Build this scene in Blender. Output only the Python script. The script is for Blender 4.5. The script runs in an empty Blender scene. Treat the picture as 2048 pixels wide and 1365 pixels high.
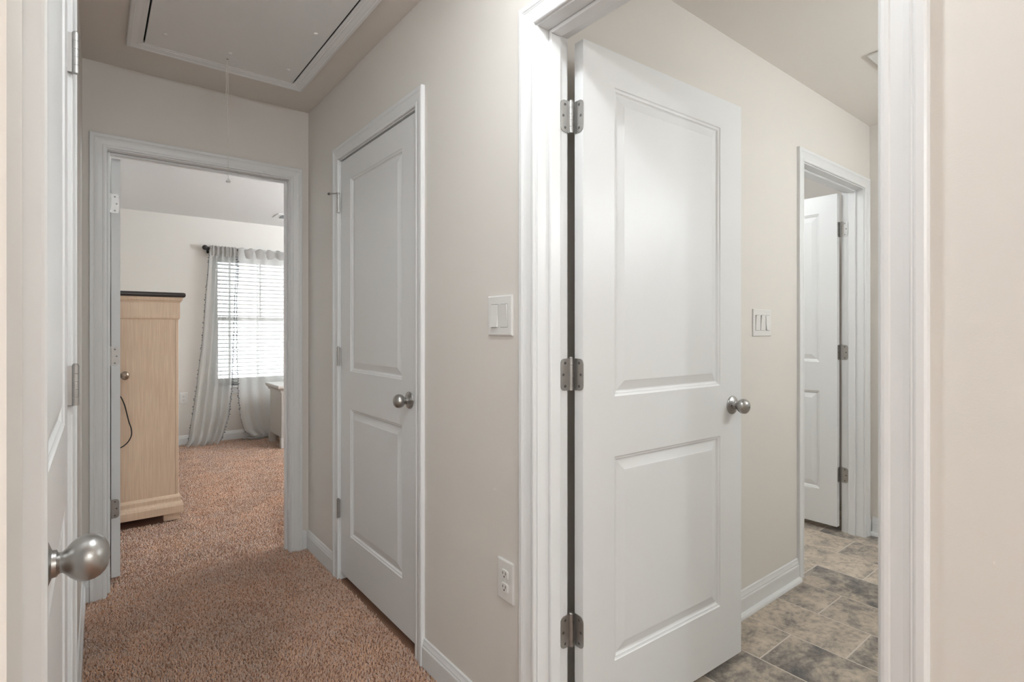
import bpy, bmesh, math, random
import numpy as np
from mathutils import Vector, Matrix

random.seed(7)
rng = np.random.default_rng(7)
scene = bpy.context.scene
COL = scene.collection

# ------------------------------------------------------------------ camera
FPX, YAW, HORIZON, EYE = 1065.78, math.radians(38.143), 660.45, 1.22
cam_data = bpy.data.cameras.new('camera')
cam = bpy.data.objects.new('camera', cam_data)
COL.objects.link(cam)
cam.location = (0, 0, EYE)
cam.rotation_euler = (math.pi / 2, 0, -YAW)
cam_data.sensor_width = 36
cam_data.lens = FPX / 2048 * 36
cam_data.shift_y = -(682.5 - HORIZON) / 2048
cam_data.clip_start = 0.02
scene.camera = cam

# ------------------------------------------------------------------ world
SKY_STRENGTH = 1.9
world = bpy.data.worlds.new('overcast_sky')
scene.world = world
world.use_nodes = True
bg = world.node_tree.nodes['Background']
bg.inputs[0].default_value = (0.93, 0.97, 1.0, 1)
bg.inputs[1].default_value = SKY_STRENGTH

HALL_W, REAR_FILL_W, BATH_W, BED_FILL_W = 4.9, 31.5, 6.3, 172.0
WARM = (0.88, 0.95, 1.0)
COOL = (0.82, 0.915, 1.0)

vs = scene.view_settings
vs.view_transform = 'Standard'
vs.look = 'None'
vs.gamma = 1
vs.use_curve_mapping = False
vs.exposure = 0.82

# ------------------------------------------------------------------ materials
def srgb(r, g, b):
    def c(v):
        v /= 255
        return v / 12.92 if v <= 0.04045 else ((v + 0.055) / 1.055) ** 2.4
    return (c(r), c(g), c(b), 1)

def mat(name, col, rough=0.5, metal=0.0, spec=0.5, bump=None, var=None):
    m = bpy.data.materials.new(name)
    m.use_nodes = True
    nt = m.node_tree
    b = nt.nodes['Principled BSDF']
    b.inputs['Base Color'].default_value = col
    b.inputs['Roughness'].default_value = rough
    b.inputs['Metallic'].default_value = metal
    b.inputs['Specular IOR Level'].default_value = spec
    tc = nt.nodes.new('ShaderNodeTexCoord')
    if var:
        amt, scale = var
        n = nt.nodes.new('ShaderNodeTexNoise'); n.inputs['Scale'].default_value = scale
        n.inputs['Detail'].default_value = 4
        mx = nt.nodes.new('ShaderNodeMix'); mx.data_type = 'RGBA'
        mx.inputs[6].default_value = tuple(c * (1 - amt) for c in col[:3]) + (1,)
        mx.inputs[7].default_value = tuple(min(1, c * (1 + amt)) for c in col[:3]) + (1,)
        nt.links.new(tc.outputs['Object'], n.inputs['Vector'])
        nt.links.new(n.outputs['Fac'], mx.inputs[0])
        nt.links.new(mx.outputs[2], b.inputs['Base Color'])
    if bump:
        strength, scale, dist = bump
        n = nt.nodes.new('ShaderNodeTexNoise'); n.inputs['Scale'].default_value = scale
        n.inputs['Detail'].default_value = 3
        bp = nt.nodes.new('ShaderNodeBump')
        bp.inputs['Strength'].default_value = strength
        bp.inputs['Distance'].default_value = dist
        nt.links.new(tc.outputs['Object'], n.inputs['Vector'])
        nt.links.new(n.outputs['Fac'], bp.inputs['Height'])
        nt.links.new(bp.outputs['Normal'], b.inputs['Normal'])
    return m

M = {}
M['wall'] = mat('wall_paint', (0.77, 0.728, 0.676, 1), 0.65, bump=(0.12, 350, 0.001), var=(0.012, 3))
M['ceil'] = mat('ceiling_paint', (0.84, 0.79, 0.73, 1), 0.8, bump=(0.15, 260, 0.001))
M['ceil_white'] = mat('bedroom_ceiling_paint', (0.86, 0.856, 0.845, 1), 0.8, bump=(0.15, 260, 0.001))
M['trim'] = mat('trim_paint', (0.81, 0.81, 0.803, 1), 0.34)
M['door'] = mat('door_paint', (0.82, 0.82, 0.813, 1), 0.38, bump=(0.05, 120, 0.001))
M['hatch'] = mat('hatch_paint', (0.90, 0.895, 0.885, 1), 0.45)
M['plastic'] = mat('switch_plastic', (0.80, 0.785, 0.755, 1), 0.28)
M['slot'] = mat('dark_slot', (0.03, 0.028, 0.026, 1), 0.6)
M['nickel'] = mat('satin_nickel', (0.42, 0.41, 0.395, 1), 0.34, 1.0)
M['nickel_h'] = mat('hinge_nickel', (0.46, 0.45, 0.435, 1), 0.42, 1.0, var=(0.12, 60))
M['screw'] = mat('screw_steel', (0.20, 0.195, 0.19, 1), 0.35, 1.0)
M['bronze'] = mat('antique_bronze', (0.30, 0.235, 0.185, 1), 0.32, 1.0)
M['black_iron'] = mat('black_iron', (0.018, 0.016, 0.015, 1), 0.4)
M['rubber'] = mat('white_rubber', (0.88, 0.87, 0.84, 1), 0.5)
M['cord'] = mat('cotton_cord', (0.72, 0.69, 0.63, 1), 0.8)
M['cable'] = mat('black_cable', (0.012, 0.012, 0.012, 1), 0.4)
M['dark_top'] = mat('espresso_top', (0.035, 0.026, 0.022, 1), 0.35)
M['grey_wood'] = mat('painted_furniture', (0.62, 0.60, 0.57, 1), 0.4)
M['vinyl'] = mat('window_vinyl', (0.82, 0.82, 0.81, 1), 0.35)
M['grout'] = mat('tile_joint', (0.66, 0.60, 0.53, 1), 0.75)
M['subfloor'] = mat('carpet_backing', (0.32, 0.17, 0.11, 1), 0.95)

def wood():
    m = mat('limed_oak', srgb(205, 175, 145), 0.45)
    nt = m.node_tree; b = nt.nodes['Principled BSDF']
    tc = nt.nodes.new('ShaderNodeTexCoord')
    mp = nt.nodes.new('ShaderNodeMapping'); mp.inputs['Scale'].default_value = (60, 60, 2.2)
    n = nt.nodes.new('ShaderNodeTexNoise'); n.inputs['Scale'].default_value = 3; n.inputs['Detail'].default_value = 6
    n2 = nt.nodes.new('ShaderNodeTexNoise'); n2.inputs['Scale'].default_value = 5
    r = nt.nodes.new('ShaderNodeValToRGB')
    r.color_ramp.elements[0].position = 0.3; r.color_ramp.elements[0].color = srgb(215, 184, 155)
    r.color_ramp.elements[1].position = 0.7; r.color_ramp.elements[1].color = srgb(236, 210, 182)
    mx = nt.nodes.new('ShaderNodeMix'); mx.data_type = 'RGBA'; mx.inputs[0].default_value = 0.35
    r2 = nt.nodes.new('ShaderNodeValToRGB')
    r2.color_ramp.elements[0].color = srgb(214, 184, 158); r2.color_ramp.elements[1].color = srgb(236, 212, 186)
    L = nt.links.new
    L(tc.outputs['Object'], mp.inputs['Vector']); L(mp.outputs[0], n.inputs['Vector']); L(n.outputs['Fac'], r.inputs[0])
    L(tc.outputs['Object'], n2.inputs['Vector']); L(n2.outputs['Fac'], r2.inputs[0])
    L(r.outputs[0], mx.inputs[6]); L(r2.outputs[0], mx.inputs[7]); L(mx.outputs[2], b.inputs['Base Color'])
    return m
M['oak'] = wood()

def carpet():
    m = bpy.data.materials.new('carpet_yarn'); m.use_nodes = True
    nt = m.node_tree; b = nt.nodes['Principled BSDF']; L = nt.links.new
    b.inputs['Roughness'].default_value = 0.9
    b.inputs['Specular IOR Level'].default_value = 0.15
    b.inputs['Sheen Weight'].default_value = 1.0
    b.inputs['Sheen Roughness'].default_value = 0.4
    at = nt.nodes.new('ShaderNodeAttribute'); at.attribute_name = 'yarn'
    r = nt.nodes.new('ShaderNodeValToRGB')
    r.color_ramp.elements[0].color = (0.54, 0.285, 0.175, 1)
    r.color_ramp.elements[1].color = (0.92, 0.61, 0.425, 1)
    tc = nt.nodes.new('ShaderNodeTexCoord')
    n = nt.nodes.new('ShaderNodeTexNoise'); n.inputs['Scale'].default_value = 3.2; n.inputs['Detail'].default_value = 3
    r2 = nt.nodes.new('ShaderNodeValToRGB')
    r2.color_ramp.elements[0].position = 0.35; r2.color_ramp.elements[0].color = (0.86, 0.86, 0.88, 1)
    r2.color_ramp.elements[1].position = 0.68; r2.color_ramp.elements[1].color = (1.05, 1.0, 0.95, 1)
    mx = nt.nodes.new('ShaderNodeMix'); mx.data_type = 'RGBA'; mx.blend_type = 'MULTIPLY'; mx.inputs[0].default_value = 1
    L(at.outputs['Fac'], r.inputs[0]); L(tc.outputs['Object'], n.inputs['Vector']); L(n.outputs['Fac'], r2.inputs[0])
    L(r.outputs[0], mx.inputs[6]); L(r2.outputs[0], mx.inputs[7]); L(mx.outputs[2], b.inputs['Base Color'])
    return m
M['carpet'] = carpet()

def tile():
    m = bpy.data.materials.new('slate_vinyl'); m.use_nodes = True
    nt = m.node_tree; b = nt.nodes['Principled BSDF']; L = nt.links.new
    b.inputs['Roughness'].default_value = 0.42
    tc = nt.nodes.new('ShaderNodeTexCoord'); oi = nt.nodes.new('ShaderNodeObjectInfo')
    mul = nt.nodes.new('ShaderNodeMath'); mul.operation = 'MULTIPLY'; mul.inputs[1].default_value = 37.0
    add = nt.nodes.new('ShaderNodeVectorMath'); add.operation = 'ADD'
    L(oi.outputs['Random'], mul.inputs[0]); L(tc.outputs['Object'], add.inputs[0]); L(mul.outputs[0], add.inputs[1])
    mp = nt.nodes.new('ShaderNodeMapping'); mp.inputs['Scale'].default_value = (1.0, 1.25, 1); mp.inputs['Rotation'].default_value = (0, 0, 0.2)
    L(add.outputs[0], mp.inputs['Vector'])
    n = nt.nodes.new('ShaderNodeTexNoise'); n.inputs['Scale'].default_value = 5.5; n.inputs['Detail'].default_value = 12; n.inputs['Roughness'].default_value = 0.72
    n.inputs['Distortion'].default_value = 0.35
    L(mp.outputs[0], n.inputs['Vector'])
    r = nt.nodes.new('ShaderNodeValToRGB'); e = r.color_ramp.elements
    e[0].position = 0.30; e[0].color = srgb(96, 94, 94)
    e[1].position = 0.72; e[1].color = srgb(214, 199, 181)
    k = e.new(0.42); k.color = srgb(138, 130, 122)
    k = e.new(0.50); k.color = srgb(177, 165, 150)
    k = e.new(0.60); k.color = srgb(202, 187, 169)
    # per tile tint toward grey
    off = nt.nodes.new('ShaderNodeMath'); off.operation = 'MULTIPLY_ADD'; off.inputs[1].default_value = 0.16; off.inputs[2].default_value = -0.07
    L(oi.outputs['Random'], off.inputs[0])
    s = nt.nodes.new('ShaderNodeMath'); s.operation = 'ADD'; L(n.outputs['Fac'], s.inputs[0]); L(off.outputs[0], s.inputs[1])
    L(s.outputs[0], r.inputs[0])
    n2 = nt.nodes.new('ShaderNodeTexNoise'); n2.inputs['Scale'].default_value = 38; n2.inputs['Detail'].default_value = 5
    L(mp.outputs[0], n2.inputs['Vector'])
    r2 = nt.nodes.new('ShaderNodeValToRGB'); r2.color_ramp.elements[0].position = 0.33; r2.color_ramp.elements[0].color = (0.55, 0.55, 0.57, 1)
    r2.color_ramp.elements[1].position = 0.52; r2.color_ramp.elements[1].color = (1, 1, 1, 1)
    L(n2.outputs['Fac'], r2.inputs[0])
    mx = nt.nodes.new('ShaderNodeMix'); mx.data_type = 'RGBA'; mx.blend_type = 'MULTIPLY'; mx.inputs[0].default_value = 0.75
    L(r.outputs[0], mx.inputs[6]); L(r2.outputs[0], mx.inputs[7]); L(mx.outputs[2], b.inputs['Base Color'])
    return m
M['tile'] = tile()

def emit(name, col, s):
    m = bpy.data.materials.new(name); m.use_nodes = True
    b = m.node_tree.nodes['Principled BSDF']
    b.inputs['Base Color'].default_value = (0.8, 0.8, 0.8, 1)
    b.inputs['Emission Color'].default_value = col + (1,)
    b.inputs['Emission Strength'].default_value = s
    return m

def sheer(name, col, transp, transl):
    m = bpy.data.materials.new(name); m.use_nodes = True
    nt = m.node_tree; nt.nodes.clear(); L = nt.links.new
    out = nt.nodes.new('ShaderNodeOutputMaterial')
    d = nt.nodes.new('ShaderNodeBsdfDiffuse'); d.inputs[0].default_value = col
    t = nt.nodes.new('ShaderNodeBsdfTranslucent'); t.inputs[0].default_value = col
    tr = nt.nodes.new('ShaderNodeBsdfTransparent')
    m1 = nt.nodes.new('ShaderNodeMixShader'); m1.inputs[0].default_value = transl
    m2 = nt.nodes.new('ShaderNodeMixShader')
    # fine weave modulates how open the cloth is
    tc = nt.nodes.new('ShaderNodeTexCoord'); n = nt.nodes.new('ShaderNodeTexNoise')
    n.inputs['Scale'].default_value = 220
    ma = nt.nodes.new('ShaderNodeMath'); ma.operation = 'MULTIPLY_ADD'; ma.inputs[1].default_value = 0.2; ma.inputs[2].default_value = transp - 0.1
    L(tc.outputs['Object'], n.inputs['Vector']); L(n.outputs['Fac'], ma.inputs[0]); L(ma.outputs[0], m2.inputs[0])
    L(d.outputs[0], m1.inputs[1]); L(t.outputs[0], m1.inputs[2])
    L(m1.outputs[0], m2.inputs[1]); L(tr.outputs[0], m2.inputs[2]); L(m2.outputs[0], out.inputs[0])
    return m
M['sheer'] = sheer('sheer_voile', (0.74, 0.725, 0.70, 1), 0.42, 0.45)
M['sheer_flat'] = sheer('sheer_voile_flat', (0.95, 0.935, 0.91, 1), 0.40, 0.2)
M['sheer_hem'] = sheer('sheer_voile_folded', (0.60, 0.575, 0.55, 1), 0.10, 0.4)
M['tassel'] = mat('tassel_yarn', (0.13, 0.125, 0.14, 1), 0.9)

def glass():
    m = bpy.data.materials.new('window_glass'); m.use_nodes = True
    nt = m.node_tree; nt.nodes.clear(); L = nt.links.new
    out = nt.nodes.new('ShaderNodeOutputMaterial')
    tr = nt.nodes.new('ShaderNodeBsdfTransparent'); tr.inputs[0].default_value = (0.95, 0.97, 0.97, 1)
    g = nt.nodes.new('ShaderNodeBsdfGlossy'); g.inputs['Roughness'].default_value = 0.02
    f = nt.nodes.new('ShaderNodeFresnel'); f.inputs[0].default_value = 1.45
    mx = nt.nodes.new('ShaderNodeMixShader')
    L(f.outputs[0], mx.inputs[0]); L(tr.outputs[0], mx.inputs[1]); L(g.outputs[0], mx.inputs[2]); L(mx.outputs[0], out.inputs[0])
    return m
M['glass'] = glass()

def blindmat():
    m = bpy.data.materials.new('blind_slat'); m.use_nodes = True
    nt = m.node_tree; nt.nodes.clear(); L = nt.links.new
    out = nt.nodes.new('ShaderNodeOutputMaterial')
    d = nt.nodes.new('ShaderNodeBsdfDiffuse'); d.inputs[0].default_value = (0.84, 0.84, 0.83, 1)
    t = nt.nodes.new('ShaderNodeBsdfTranslucent'); t.inputs[0].default_value = (0.84, 0.84, 0.82, 1)
    mx = nt.nodes.new('ShaderNodeMixShader'); mx.inputs[0].default_value = 0.4
    L(d.outputs[0], mx.inputs[1]); L(t.outputs[0], mx.inputs[2]); L(mx.outputs[0], out.inputs[0])
    return m
M['blind'] = blindmat()

# ------------------------------------------------------------------ mesh helpers
class G:
    """collects geometry in world coordinates, links it as ONE mesh object"""
    def __init__(s):
        s.v = []; s.f = []; s.sm = []
    def add(s, verts, faces, smooth=False):
        o = len(s.v)
        s.v += [tuple(p) for p in verts]
        s.f += [tuple(i + o for i in f) for f in faces]
        s.sm += [smooth] * len(faces)
        return s
    def hexa(s, p):        # p: 8 points, bottom ring then top ring
        return s.add(p, [(3, 2, 1, 0), (4, 5, 6, 7), (0, 1, 5, 4), (1, 2, 6, 5), (2, 3, 7, 6), (3, 0, 4, 7)])
    def box(s, x0, x1, y0, y1, z0, z1, bev=0.0):
        x0, x1 = min(x0, x1), max(x0, x1); y0, y1 = min(y0, y1), max(y0, y1); z0, z1 = min(z0, z1), max(z0, z1)
        if bev <= 0:
            return s.hexa([(x0, y0, z0), (x1, y0, z0), (x1, y1, z0), (x0, y1, z0), (x0, y0, z1), (x1, y0, z1), (x1, y1, z1), (x0, y1, z1)])
        bm = bmesh.new()
        bmesh.ops.create_cube(bm, size=1)
        for v in bm.verts:
            v.co = Vector(((x0 + x1) / 2 + v.co.x * (x1 - x0), (y0 + y1) / 2 + v.co.y * (y1 - y0), (z0 + z1) / 2 + v.co.z * (z1 - z0)))
        bmesh.ops.bevel(bm, geom=bm.edges[:], offset=bev, segments=2, profile=0.5, affect='EDGES')
        bm.verts.index_update()
        s.add([v.co for v in bm.verts], [[v.index for v in f.verts] for f in bm.faces])
        bm.free()
        return s
    def lathe(s, prof, org, axis, seg=24, smooth=True):
        ax = Vector(axis).normalized(); org = Vector(org)
        u = ax.orthogonal().normalized(); w = ax.cross(u)
        vs, fs = [], []
        for r, h in prof:
            for k in range(seg):
                a = 2 * math.pi * k / seg
                vs.append(org + ax * h + (u * math.cos(a) + w * math.sin(a)) * max(r, 1e-5))
        for i in range(len(prof) - 1):
            for k in range(seg):
                k2 = (k + 1) % seg
                fs.append((i * seg + k, i * seg + k2, (i + 1) * seg + k2, (i + 1) * seg + k))
        fs.append(tuple(range(seg))[::-1]); fs.append(tuple(range((len(prof) - 1) * seg, len(prof) * seg)))
        return s.add(vs, fs, smooth)
    def tube(s, pts, r, seg=8):
        pts = [Vector(p) for p in pts]; vs, fs = [], []
        up = Vector((0.13, 0.31, 0.94)).normalized()
        for i, p in enumerate(pts):
            t = (pts[min(i + 1, len(pts) - 1)] - pts[max(i - 1, 0)]).normalized()
            a = t.cross(up)
            if a.length < 1e-3: a = t.cross(Vector((1, 0, 0)))
            a.normalize(); b = t.cross(a)
            for k in range(seg):
                an = 2 * math.pi * k / seg
                vs.append(p + (a * math.cos(an) + b * math.sin(an)) * r)
        n = len(pts)
        for i in range(n - 1):
            for k in range(seg):
                k2 = (k + 1) % seg
                fs.append((i * seg + k, i * seg + k2, (i + 1) * seg + k2, (i + 1) * seg + k))
        fs.append(tuple(range(seg))[::-1]); fs.append(tuple(range((n - 1) * seg, n * seg)))
        return s.add(vs, fs, True)
    def strip(s, loops, closed=False, smooth=False, cap=False):
        n = len(loops[0]); vs = [p for l in loops for p in l]; fs = []
        for i in range(len(loops) - 1):
            for k in range(n if closed else n - 1):
                k2 = (k + 1) % n
                fs.append((i * n + k, i * n + k2, (i + 1) * n + k2, (i + 1) * n + k))
        if cap:
            fs.append(tuple(range(n))[::-1]); fs.append(tuple(range((len(loops) - 1) * n, len(loops) * n)))
        return s.add(vs, fs, smooth)
    def build(s, name, material, parent=None, recalc=True):
        P = np.array([tuple(p) for p in s.v], dtype=float)
        lo, hi = P.min(0), P.max(0)
        org = np.array([(lo[0] + hi[0]) / 2, (lo[1] + hi[1]) / 2, lo[2]])
        me = bpy.data.meshes.new(name)
        me.from_pydata([tuple(p) for p in (P - org)], [], s.f)
        me.polygons.foreach_set('use_smooth', s.sm)
        if recalc:
            bm = bmesh.new(); bm.from_mesh(me)
            bmesh.ops.recalc_face_normals(bm, faces=bm.faces[:])
            bm.to_mesh(me); bm.free()
        me.materials.append(M[material] if isinstance(material, str) else material)
        me.update()
        if any(s.sm): me.set_sharp_from_angle(angle=math.radians(38))
        o = bpy.data.objects.new(name, me)
        COL.objects.link(o)
        o['worg'] = [float(v) for v in org]
        if parent is not None:
            o.parent = parent
            pw = parent['worg']
            o.location = [org[i] - pw[i] for i in range(3)]
        else:
            o.location = org
        return o

def tag(o, label, cat, group=None, kind=None):
    o['label'] = label; o['category'] = cat
    if group: o['group'] = group
    if kind: o['kind'] = kind
    return o
def thing(name, label, cat, loc, group=None, kind=None):
    o = bpy.data.objects.new(name, None); COL.objects.link(o)
    o.empty_display_size = 0.05
    o.location = loc; o['worg'] = [float(v) for v in loc]
    return tag(o, label, cat, group, kind)

class Frame:
    """local wall frame: a along the wall, n out of the wall, z up"""
    def __init__(s, org, a, n):
        s.o = Vector(org); s.a = Vector(a).normalized(); s.n = Vector(n).normalized()
    def p(s, a, n, z):
        return s.o + s.a * a + s.n * n + Vector((0, 0, z))
    def box(s, g, a0, a1, n0, n1, z0, z1, bev=0.0):
        gg = G(); gg.box(a0, a1, n0, n1, z0, z1, bev)
        g.add([s.p(*v) for v in gg.v], gg.f)
        return g

LT = math.atan2(0.0121, 2.386)                       # the left wall is a hair out of parallel
F_R = Frame((0.951, 0, 0), (0, 1, 0), (-1, 0, 0))       # hall right wall
F_L = Frame((-0.0526, 0.68, 0), (math.sin(LT), math.cos(LT), 0), (math.cos(LT), -math.sin(LT), 0))
F_F = Frame((0, 3.066, 0), (1, 0, 0), (0, -1, 0))       # hall end wall
F_B = Frame((0, 1.187, 0), (1, 0, 0), (0, -1, 0))       # bathroom wall
F_W = Frame((0, 6.62, 0), (1, 0, 0), (0, -1, 0))        # bedroom window wall
CEIL = 2.44
WT = 0.110

def wall(name, fr, a0, a1, label, openings=(), thick=WT, z0=-0.02, z1=CEIL + 0.02):
    """openings: (a_start, a_end, z_bottom, z_top)"""
    g = G(); cur = a0
    for o in sorted(openings):
        fr.box(g, cur, o[0], -thick, 0, z0, z1)
        fr.box(g, o[0], o[1], -thick, 0, o[3], z1)
        if o[2] > z0 + 0.01: fr.box(g, o[0], o[1], -thick, 0, z0, o[2])
        cur = o[1]
    fr.box(g, cur, a1, -thick, 0, z0, z1)
    return tag(g.build(name, 'wall'), label, 'wall', kind='structure')

# ------------------------------------------------------------------ openings (jamb faces)
BATH = (0.2975, 1.0985); CLOS = (1.792, 2.580); BED = (0.050, 0.850); BTH2 = (2.765, 3.557)
LEFT = (0.062, 0.885)      # along F_L
HEAD = 2.050
JT = 0.018
def ro(o): return (o[0] - JT, o[1] + JT, -0.02, HEAD + JT)

wall('wall_right', F_R, -3.0, 3.066, 'beige hallway wall holding the closet door and open bathroom doorway', [ro(BATH), ro(CLOS)])
wall('wall_far', F_F, -2.1, 4.2, 'beige end wall of hallway above the bedroom doorway', [ro(BED)])
wall('wall_left', F_L, -0.112, 2.386, 'narrow beige hallway wall beside the leftmost white door', [ro(LEFT)])
g = G(); g.box(-2.1, -0.0531, 0.569, 0.68, -0.02, CEIL + 0.02)
tag(g.build('wall_near_left', 'wall'), 'beige wall return at extreme left edge', 'wall', kind='structure')
wall('wall_bathroom', F_B, 1.065, 4.2, 'beige bathroom wall holding the second light switch', [ro(BTH2)])
g = G(); g.box(3.654, 3.77, -0.50, 1.187, -0.02, CEIL + 0.02)
tag(g.build('wall_bathroom_right', 'wall'), 'sliver of beige bathroom end wall beside the far doorway', 'wall', kind='structure')
g = G(); g.box(1.065, 3.77, -0.61, -0.50, -0.02, CEIL + 0.02)
tag(g.build('wall_bathroom_front', 'wall'), 'bathroom wall out of sight behind the vanity light', 'wall', kind='structure')
g = G(); g.box(-0.26, -0.15, 3.18, 6.62, -0.02, CEIL + 0.02)
tag(g.build('wall_bedroom_left', 'wall'), 'bedroom side wall behind the oak armoire', 'wall', kind='structure')
g = G(); g.box(4.0, 4.11, 3.18, 6.62, -0.02, CEIL + 0.02)
tag(g.build('wall_bedroom_right', 'wall'), 'bedroom side wall out of sight beyond the dresser', 'wall', kind='structure')
WIN = (1.02, 1.96, 0.60, 2.06)
wall('wall_window', F_W, -0.26, 4.11, 'beige bedroom wall around the bright curtained window', [WIN], thick=0.15)
g = G()
g.box(-2.2, -2.1, -3.1, 3.2, -0.05, CEIL + 0.05); g.box(-2.2, 1.08, -3.1, -3.0, -0.05, CEIL + 0.05)
g.box(4.2, 4.3, -1.2, 3.2, -0.05, CEIL + 0.05); g.box(1.065, 4.3, 2.9, 3.07, -0.05, CEIL + 0.05)
tag(g.build('wall_outer', 'wall'), 'outer house walls behind the camera and closets', 'wall', kind='structure')
g = G(); g.box(1.55, 1.65, 1.3, 2.95, -0.02, CEIL + 0.02)
tag(g.build('wall_closet', 'wall'), 'closet back wall hidden behind the closed closet door', 'wall', kind='structure')

# ------------------------------------------------------------------ ceilings
HX0, HX1, HY0, HY1 = 0.108, 0.832, 1.305, 2.790     # attic hatch trim
g = G()
a, b, c, d = HX0 + 0.03, HX1 - 0.03, HY0 + 0.03, HY1 - 0.03
for x0, x1, y0, y1 in ((-2.2, a, -3.1, 3.12), (b, 1.0, -3.1, 3.12), (a, b, -3.1, c), (a, b, d, 3.12)):
    g.box(x0, x1, y0, y1, CEIL, CEIL + 0.1)
tag(g.build('ceiling', 'ceil'), 'taupe hallway ceiling around the attic hatch', 'ceiling', kind='structure')
g = G(); g.box(1.0, 4.3, -1.2, 3.12, CEIL, CEIL + 0.1)
tag(g.build('ceiling_bathroom', 'ceil'), 'beige bathroom ceiling above the open door', 'ceiling', kind='structure')
g = G(); g.box(-0.3, 4.2, 3.12, 6.8, CEIL, CEIL + 0.1)
tag(g.build('ceiling_bedroom', 'ceil_white'), 'white bedroom ceiling seen through the doorway', 'ceiling', kind='structure')
g = G(); g.box(-2.2, 4.3, -3.1, 6.8, CEIL + 0.1, CEIL + 0.16)
tag(g.build('ceiling_attic_cover', 'ceil'), 'attic deck closing the ceiling above the hatch', 'ceiling', kind='structure')

# ------------------------------------------------------------------ floors
g = G(); g.box(-2.2, 1.03, -3.1, 6.8, -0.06, -0.009); g.box(1.03, 4.2, 3.1, 6.8, -0.06, -0.009); g.box(1.03, 1.6, 1.3, 3.1, -0.06, -0.009)
floor = tag(g.build('floor', 'subfloor'), 'brown carpeted floor of hallway and bedroom', 'floor', kind='structure')
g = G(); g.box(1.03, 4.3, -1.2, 1.25, -0.06, -0.0007); g.box(1.6, 4.3, 1.25, 3.1, -0.06, -0.0007)
bfloor = tag(g.build('floor_bathroom', 'grout'), 'grey and tan slate-look tile floor in the bathroom', 'floor', kind='structure')
TW, TL, J = 0.2515, 0.407, 0.0055
tile_mesh = {}
def tile_piece(x0, x1, y0, y1):
    key = (round(x1 - x0, 4), round(y1 - y0, 4))
    if key in tile_mesh:
        src = tile_mesh[key]; o = src.copy(); COL.objects.link(o)
        org = ((x0 + x1) / 2, (y0 + y1) / 2, -0.0006)
        pw = bfloor['worg']; o.parent = bfloor
        o.location = [org[i] - pw[i] for i in range(3)]
        return o
    gg = G(); b = 0.0012
    lo = [(x0, y0, -0.0006), (x1, y0, -0.0006), (x1, y1, -0.0006), (x0, y1, -0.0006)]
    mid = [(p[0], p[1], -0.0003) for p in lo]
    hi = [(x0 + b, y0 + b, 0), (x1 - b, y0 + b, 0), (x1 - b, y1 - b, 0), (x0 + b, y1 - b, 0)]
    gg.strip([lo, mid, hi], closed=True, cap=True)
    o = gg.build('tile', 'tile', bfloor); tile_mesh[key] = o
    return o
i0 = -4
for i in range(i0, 8):
    xa = 2.196 + i * TW; xb = xa + TW
    base = 0.790 if i % 2 == 0 else 0.988
    for j in range(-5, 5):
        ya = base + j * TL; yb = ya + TL
        X0, X1 = max(xa, 1.066), min(xb, 4.19); Y0, Y1 = max(ya, -0.499), min(yb, 2.85)
        if X1 - X0 < 0.03 or Y1 - Y0 < 0.03: continue
        if Y0 > 1.31 and X0 < 1.66: continue
        if Y0 > 1.25 and X1 < 2.6: continue
        tile_piece(X0 + J / 2, X1 - J / 2, Y0 + J / 2, Y1 - J / 2)

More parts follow.
